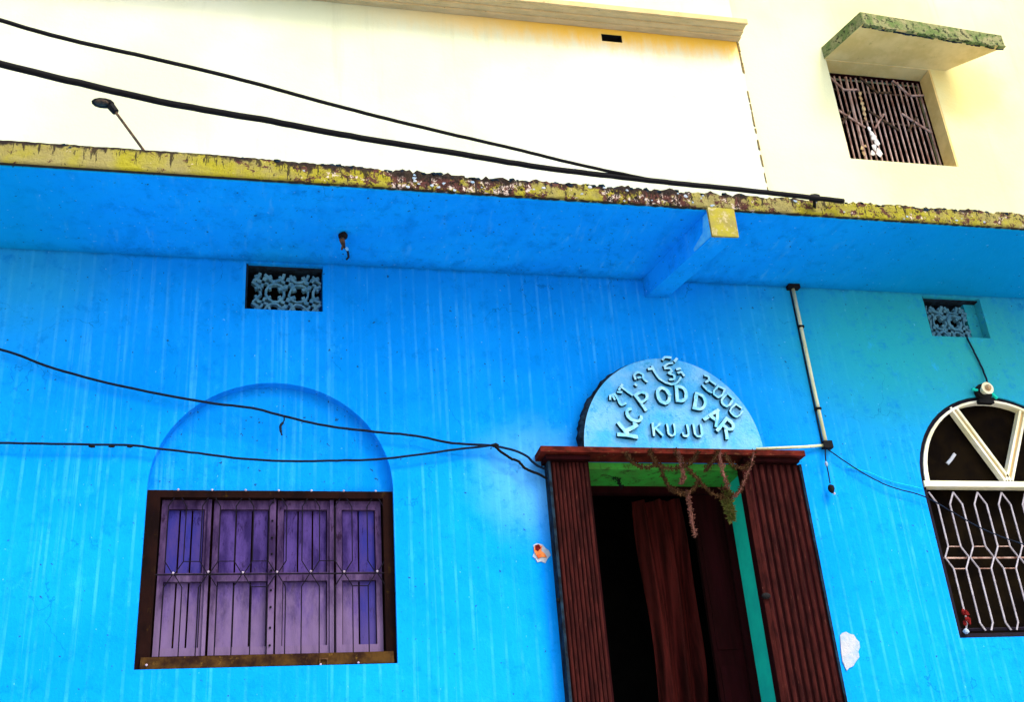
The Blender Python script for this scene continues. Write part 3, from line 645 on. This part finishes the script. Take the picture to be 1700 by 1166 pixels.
# window
bm = bmesh.new(); slab(bm, [rect(5.842, 7.063, 8.357, 9.638), rect(5.875, 7.045, 8.385, 9.612)], .0, .05)
for v_ in bm.verts: v_.co.y += 2.19
uw = obj('grille_window', bm, 'doorwood', label='upper window with a dense brown grille and scraps of cloth'); L.append(uw)
bm = bmesh.new(); box(bm, 7.045, 7.0645, 2.002, 2.188, 8.357, 9.630); L.append(obj('window_reveal', bm, 'shade'))
bm = bmesh.new(); box(bm, 5.843, 7.064, 2.002, 2.188, 9.632, 9.640); L.append(obj('window_head', bm, 'shade'))
zt, zb_, zc = 9.60, 8.39, 9.02
for k in range(19):
    x = 5.905+k*.0618; jz = rnd.uniform(-.01, .01)
    r_ = .0095 if k not in (4,) else .016
    obj('grille_bar', T([(x+rnd.uniform(-.006, .006), 2.20, zb_+jz), (x, 2.20, zc), (x+rnd.uniform(-.006, .006), 2.20, zt)], r_, 5), 'upbar', uw)
for k in range(3):
    x = 5.93+k*.39
    for (a, b) in (((x, zc+.13), (x+.30, zc-.10)), ((x+.02, zc-.10), (x+.17, zc+.10)), ((x+.0, zt), (x+.16, zt-.19)), ((x+.16, zt-.19), (x+.33, zt-.17))):
        obj('grille_brace', T([(a[0], 2.182, a[1]), (b[0], 2.182, b[1])], .0135, 5), 'upbar' if (k+int(a[1] > zc)) % 2 else 'rusty', uw)
obj('grille_rail', T([(5.87, 2.214, zc+.02), (7.05, 2.214, zc+.0)], .011, 5), 'rusty', uw)
obj('grille_rail', T([(5.87, 2.214, zt-.17), (7.05, 2.214, zt-.17)], .011, 5), 'rusty', uw)
under(up, *L)
def rag(name, lab, pts, mat, y):
    bm = bmesh.new()
    for a in pts:
        c = U(*a[:2], y); ico(bm, c, a[2], 1, (1, .35, 1.5), 0, .35)
    o = obj(name, bm, mat); o['label'] = lab; o['category'] = 'rag'; o['group'] = 'cloth scraps in the upper window grille'
M['ragw'] = plain('white_rag', (.80, .78, .74), (.55, .5, .45), 20, .95, .05)
M['ragy'] = plain('tan_rag', (.55, .42, .22), (.35, .2, .1), 20, .95, .05)
rag('cloth_scrap', 'white scrap of cloth caught low in the upper window grille', [(1447, 222, .03), (1451, 229, .036), (1456, 236, .034), (1452, 244, .03), (1459, 252, .036), (1449, 254, .026), (1443, 214, .02)], 'ragw', 2.16)
rag('cloth_scrap', 'tan strip of cloth hanging high in the upper window grille', [(1428, 155, .018), (1429, 163, .022), (1431, 171, .024), (1433, 180, .026), (1435, 189, .022), (1437, 197, .016)], 'ragy', 2.17)
rag('cloth_scrap', 'yellowish scrap of cloth low at the left of the upper window grille', [(1431, 246, .02), (1437, 242, .016), (1434, 254, .02)], 'ragy', 2.165)

# ---------------------------------------------------------------- cables and wires
def wire(name, lab, cat, pts, r, mat='cable', sub=8, wob=0., n=7):
    o = obj(name, T(smooth_path(pts, sub, wob), r, n), mat, smooth=True); o['label'] = lab; o['category'] = cat
    o['group'] = 'overhead cables' if cat == 'cable' else 'service wires strung across the blue wall'; return o
def yl(px, a, b, xa, xb): return a+(b-a)*(px-xa)/(xb-xa)
cab = [(-180, 62), (0, 106), (150, 142), (300, 175), (450, 201), (600, 229), (750, 253), (900, 278), (1050, 296), (1150, 307), (1250, 317), (1340, 327), (1400, 334)]
thick = wire('overhead_cable', 'thick black overhead cable sagging across the yellow wall to the roof edge', 'cable', [U(px, py, yl(px, -2.4, -.93, -180, 1400)) for px, py in cab], .0165, 'cable', 8, .0012, 8)
cab2 = [(-160, -20), (0, 33), (117, 66), (260, 98), (400, 132), (550, 173), (700, 211), (850, 246), (960, 273), (1070, 296), (1110, 303)]
wire('overhead_cable', 'thinner black overhead cable joining the thick one above the roof edge', 'cable', [U(px, py, yl(px, -2.6, -1.20, -160, 1110)) for px, py in cab2], .0098, 'cable', 8, .0008)
bm = bmesh.new(); c = U(1352, 328, -.93); ico(bm, c, .03, 2, (1.3, 1, .8), 0, .2); tube(bm, [c, (c.x+.02, -.87, c.z-.05)], .012)
o = obj('cable_clamp', bm, 'dark'); o['label'] = 'black clamp holding the thick cable at the mossy roof edge'; o['category'] = 'cable clamp'
w1 = [(-120, 548), (12, 584), (90, 612), (200, 641), (340, 668), (420, 678), (470, 691), (540, 707), (610, 716), (690, 724), (750, 736), (822, 741), (868, 754), (890, 772), (912, 782)]
wire('service_wire', 'upper dark wire drooping across the blue wall and the blind arch', 'wire', [U(px, py, -.045) for px, py in w1], .0078, 'wire', 6, .0012)
w2 = [(-110, 733), (15, 736), (120, 738), (220, 740), (260, 745), (330, 753), (400, 762), (480, 766), (560, 765), (640, 762), (740, 749), (822, 739)]
wire('service_wire', 'lower dark wire sagging under the first across the blind arch', 'wire', [U(px, py, -.042) for px, py in w2], .0072, 'wire', 6, .0012)
wire('service_wire', 'short twisted black wire end running down to the top left of the door', 'wire', [U(px, py, -.05) for px, py in [(822, 742), (845, 760), (860, 766), (872, 778), (890, 786), (913, 797)]], .0085, 'cable', 6, .002)
wire('service_wire', 'loose stub of wire dangling from the upper wire inside the blind arch', 'wire', [U(px, py, -.045) for px, py in [(472, 692), (471, 700), (466, 707), (466, 716), (468, 723)]], [.004]*8+[.008]*12+[.005]*5, 'wire', 6, .001)
bm = bmesh.new(); c = U(822, 740, -.046); ico(bm, c, .016, 2, (1.5, 1, .9), 0, .2); o = obj('wire_joint', bm, 'dark'); o['label'] = 'black taped joint where the two wires meet left of the door'; o['category'] = 'wire joint'
bm = bmesh.new()
for px in (152, 185, 216): ico(bm, U(px, 742, -.044), .010, 1, (2.2, 1, .8), 0, .2)
o = obj('wire_tape', bm, 'dark'); o['label'] = 'lumps of black tape along the lower wire near the left side'; o['category'] = 'tape'
w3 = [(1372, 745), (1405, 768), (1440, 790), (1480, 809), (1535, 825), (1580, 850), (1630, 878), (1680, 898), (1740, 915)]
wire('service_wire', 'thin blue wire running from the conduit box to the arched window grille', 'wire', [U(px, py, -.03) for px, py in w3], .0042, 'wire', 6, .0008)
w4 = [(1404, 775), (1440, 784), (1475, 798), (1515, 808), (1530, 812)]
wire('service_wire', 'faint teal wire lying just above the blue wire beside the arched window', 'wire', [U(px, py, -.012) for px, py in w4], .003, 'teal', 6, .001)
# conduit
cd = thing('conduit_pipe', 'thin cream conduit pipe running from the roof underside down to the door ledge corner', 'conduit', (3.755, -.02, 4.35))
o1 = obj('pipe', T([(3.757, -.02, 5.575), (3.757, -.022, 5.1), (3.760, -.02, 4.7), (3.765, -.02, 4.365)], .0125, 8), 'conduit', smooth=True)
o2 = obj('pipe', T([(3.20, -.135, 4.272), (3.44, -.10, 4.300), (3.60, -.035, 4.335), (3.765, -.022, 4.356)], .010, 8), 'conduit', smooth=True)
bm = bmesh.new(); box(bm, 3.735, 3.80, -.045, -.001, 4.330, 4.378, jit=.004); o3 = obj('junction_box', bm, 'dark')
bm = bmesh.new(); box(bm, 3.715, 3.80, -.05, -.001, 5.555, 5.584, jit=.004); o4 = obj('ceiling_box', bm, 'dark')
o5 = []
for z in (5.25, 4.62):
    bm = bmesh.new(); box(bm, 3.738, 3.776, -.036, -.001, z-.008, z+.008); o5.append(obj('saddle_clip', bm, 'dark'))
o6 = obj('pipe_shadow_gap', T([(3.742, -.006, 5.57), (3.745, -.006, 4.37)], .006, 5), 'mould_shade')  # dark strip beside the pipe, standing in for its shadow
o6.name = 'pipe_shadow'
under(cd, o1, o2, o3, o4, *o5, o6)
pl = thing('hanging_plug', 'black plug dangling on a short wire below the conduit corner', 'plug', U(1380, 812, -.04))
a = obj('cord', T(smooth_path([U(1370, 745, -.03), U(1371, 765, -.035), U(1375, 785, -.038), U(1378, 803, -.04)], 4), .0045), 'wire')
bm = bmesh.new(); ico(bm, U(1372, 771, -.036), .014, 2, (.7, .8, 1.5), 0, .1); b_ = obj('connector', bm, 'white')
bm = bmesh.new(); ico(bm, U(1380, 812, -.04), .026, 2, (.85, .8, 1.25), 0, .1); c_ = obj('plug', bm, 'dark')
bm = bmesh.new(); ico(bm, U(1385, 820, -.04), .010, 1, (1, .8, 1)); d_ = obj('pin', bm, 'rivet')
under(pl, a, b_, c_, d_)
# round lamp above arched window
lc = U(1635, 650, -.04)
lp = thing('round_lamp', 'small round cream lamp holder above the arched window at the right', 'lamp', lc)
bm = bmesh.new(); tube(bm, [(lc.x, -.035, lc.z), (lc.x, -.002, lc.z)], .062, 16); pa = obj('base', bm, 'dark')
bm = bmesh.new(); bmesh.ops.create_cone(bm, segments=18, radius1=.046, radius2=.028, depth=.05, cap_ends=True)
for v_ in bm.verts: v_.co = Vector((v_.co.x+lc.x-.006, -v_.co.z*-1-.062, v_.co.y+lc.z+.004))
pb = obj('shade', bm, 'cream')
bm = bmesh.new(); ico(bm, (lc.x-.006, -.09, lc.z+.004), .024, 2); pc = obj('bulb', bm, 'ragy')
bm = bmesh.new(); tube(bm, [(lc.x-.09, -.03, lc.z+.02), (lc.x-.05, -.03, lc.z+.01)], .012, 6); tube(bm, [(lc.x+.05, -.03, lc.z), (lc.x+.09, -.03, lc.z-.05)], .012, 6); pd = obj('bracket', bm, 'teal')
bm = bmesh.new(); box(bm, lc.x-.06, lc.x+.05, -.04, -.001, lc.z-.085, lc.z-.058, jit=.006); pe = obj('base', bm, 'dark')
under(lp, pa, pb, pc, pd, pe)
wire('service_wire', 'thin dark wire hanging from the right ventilator down to the round lamp', 'wire', [U(*q) for q in ((1603, 556, .03), (1609, 568, -.02), (1620, 590, -.015), (1632, 615, -.015), (1641, 640, -.04))], .0068, 'wire', 6, .001)
# ceiling hook under the slab
hx, hy = .548, -.375
hk = thing('ceiling_hook', 'rusty black lamp hook under the blue slab above the left ventilator', 'hook', (hx, hy, HZ))
bm = bmesh.new(); ico(bm, (hx, hy, HZ-.018), .034, 2, (.9, 1.1, .7), 0, .15); h1 = obj('rose', bm, 'dark')
bm = bmesh.new(); tube(bm, [(hx, hy, HZ-.03), (hx-.006, hy-.01, HZ-.055), (hx+.004, hy, HZ-.09), (hx-.008, hy+.01, HZ-.115)], [.014, .018, .012, .006], 6); h2 = obj('stem', bm, 'rusty')
bm = bmesh.new(); tube(bm, [(hx+.01, hy, HZ-.10), (hx+.03, hy, HZ-.13), (hx+.035, hy, HZ-.17), (hx+.022, hy, HZ-.19)], .007, 6); h3 = obj('broken_cord', bm, 'wire')
bm = bmesh.new(); ico(bm, (hx+.024, hy-.01, HZ-.118), .012, 1, (1, .6, 1.2), 0, .2); h4 = obj('pale_tag', bm, 'plate')
under(hk, h1, h2, h3, h4)
# roof lamp
b0, b1, b2 = U(236, 246, -.5), U(192, 186, -.5), U(160, 170, -.5)
rl = thing('roof_lamp', 'dark lamp head on a thin leaning arm standing on the roof edge at the left', 'lamp', b0)
k_ = (b1.z-5.70)/(b1.z-b0.z); bb = b1+(b0-b1)*k_
r1 = obj('arm', T([bb, b1], .0085, 6), 'rusty')
r2 = obj('neck', T([b1, U(184, 176, -.5)], [.022, .026], 8), 'dark')
bm = bmesh.new(); c = U(171, 171, -.5); ico(bm, c, .052, 2, (1.35, .8, .52)); r3 = obj('lamp_head', bm, 'dark')
bm = bmesh.new(); ico(bm, (c.x-.004, c.y-.02, c.z-.013), .034, 2, (1.3, .8, .5)); r4 = obj('lens', bm, 'rusty')
under(rl, r1, r2, r3, r4)

# ---------------------------------------------------------------- dried garland over the door
ga = thing('dried_garland', 'dried flower and leaf garland drooping from the door ledge', 'garland', (2.75, -.17, 4.25))
def strand(pts, mat, r, dens, leaf_r, y=-.175, mat2=None):
    P = smooth_path([U(a[0], a[1], y-(.0 if len(a) < 3 else a[2])) for a in pts], 8, .002)
    o = obj('strand', T(P, r, 5), mat); res = [o]; bm = bmesh.new()
    for i in range(int(dens*len(P))):
        p = P[rnd.randrange(len(P))]; d = Vector([rnd.gauss(0, 1) for _ in range(3)]).normalized(); e = d.cross(Vector((rnd.random(), rnd.random(), 1))).normalized()
        s = leaf_r*rnd.uniform(.5, 1.2); q = p+d*r*1.2
        cv = d.cross(e)*s*.15; vs = [bm.verts.new(q), bm.verts.new(q+d*s*.5+e*s*.2+cv), bm.verts.new(q+d*s), bm.verts.new(q+d*s*.5-e*s*.2+cv)]; bm.faces.new(vs)
    l = obj('dry_leaf', bm, mat2 or mat); l['kind'] = 'stuff'; under(ga, o); l.parent = o
G = [([(1078, 748), (1086, 762), (1096, 776), (1102, 795), (1112, 808), (1126, 816), (1142, 817), (1156, 806), (1160, 797)], 'dry'),
     ([(1120, 748), (1136, 770), (1150, 786), (1163, 802), (1178, 818), (1200, 827), (1210, 822)], 'dry'),
     ([(1212, 824), (1226, 818), (1232, 808), (1240, 790), (1246, 772), (1251, 750)], 'dry'),
     ([(1142, 818), (1144, 832), (1148, 850), (1150, 866), (1153, 888)], 'petal'),
     ([(1194, 750), (1198, 768), (1203, 790), (1208, 812)], 'petal'),
     ([(1190, 750), (1186, 764), (1180, 774), (1170, 780)], 'dry'),
     ([(1124, 752), (1130, 762), (1134, 778), (1136, 792), (1130, 800)], 'petal'),
     ([(1040, 750), (1046, 762), (1058, 772), (1074, 776), (1090, 770)], 'dry'),
     ([(1090, 770), (1110, 778), (1132, 776), (1150, 764), (1160, 750)], 'dry'),
     ([(1204, 752), (1216, 770), (1232, 776), (1248, 768)], 'dry'),
     ([(1000, 762), (1012, 776), (1024, 790), (1030, 808)], 'dark'),
     ([(1034, 758), (1020, 770), (1012, 782)], 'dry')]
for k, (P_, m_) in enumerate(G):
    yo = -.175 if k < 10 else .15
    strand(P_, m_, .0042, 5, .020, yo)
    off = rnd.uniform(2, 4)
    strand([(a[0]+rnd.uniform(-off, off), a[1]+rnd.uniform(-off, off)+2) for a in P_], m_ if k != 2 else 'petal', .0026, 6, .017, yo-.012)
strand([(1208, 818), (1211, 835), (1213, 850), (1214, 862)], 'dryg', .005, 14, .034)
strand([(1206, 816), (1204, 830), (1208, 846)], 'dryg', .004, 12, .030)
strand([(1200, 812), (1206, 820), (1212, 828)], 'dry', .007, 8, .028)
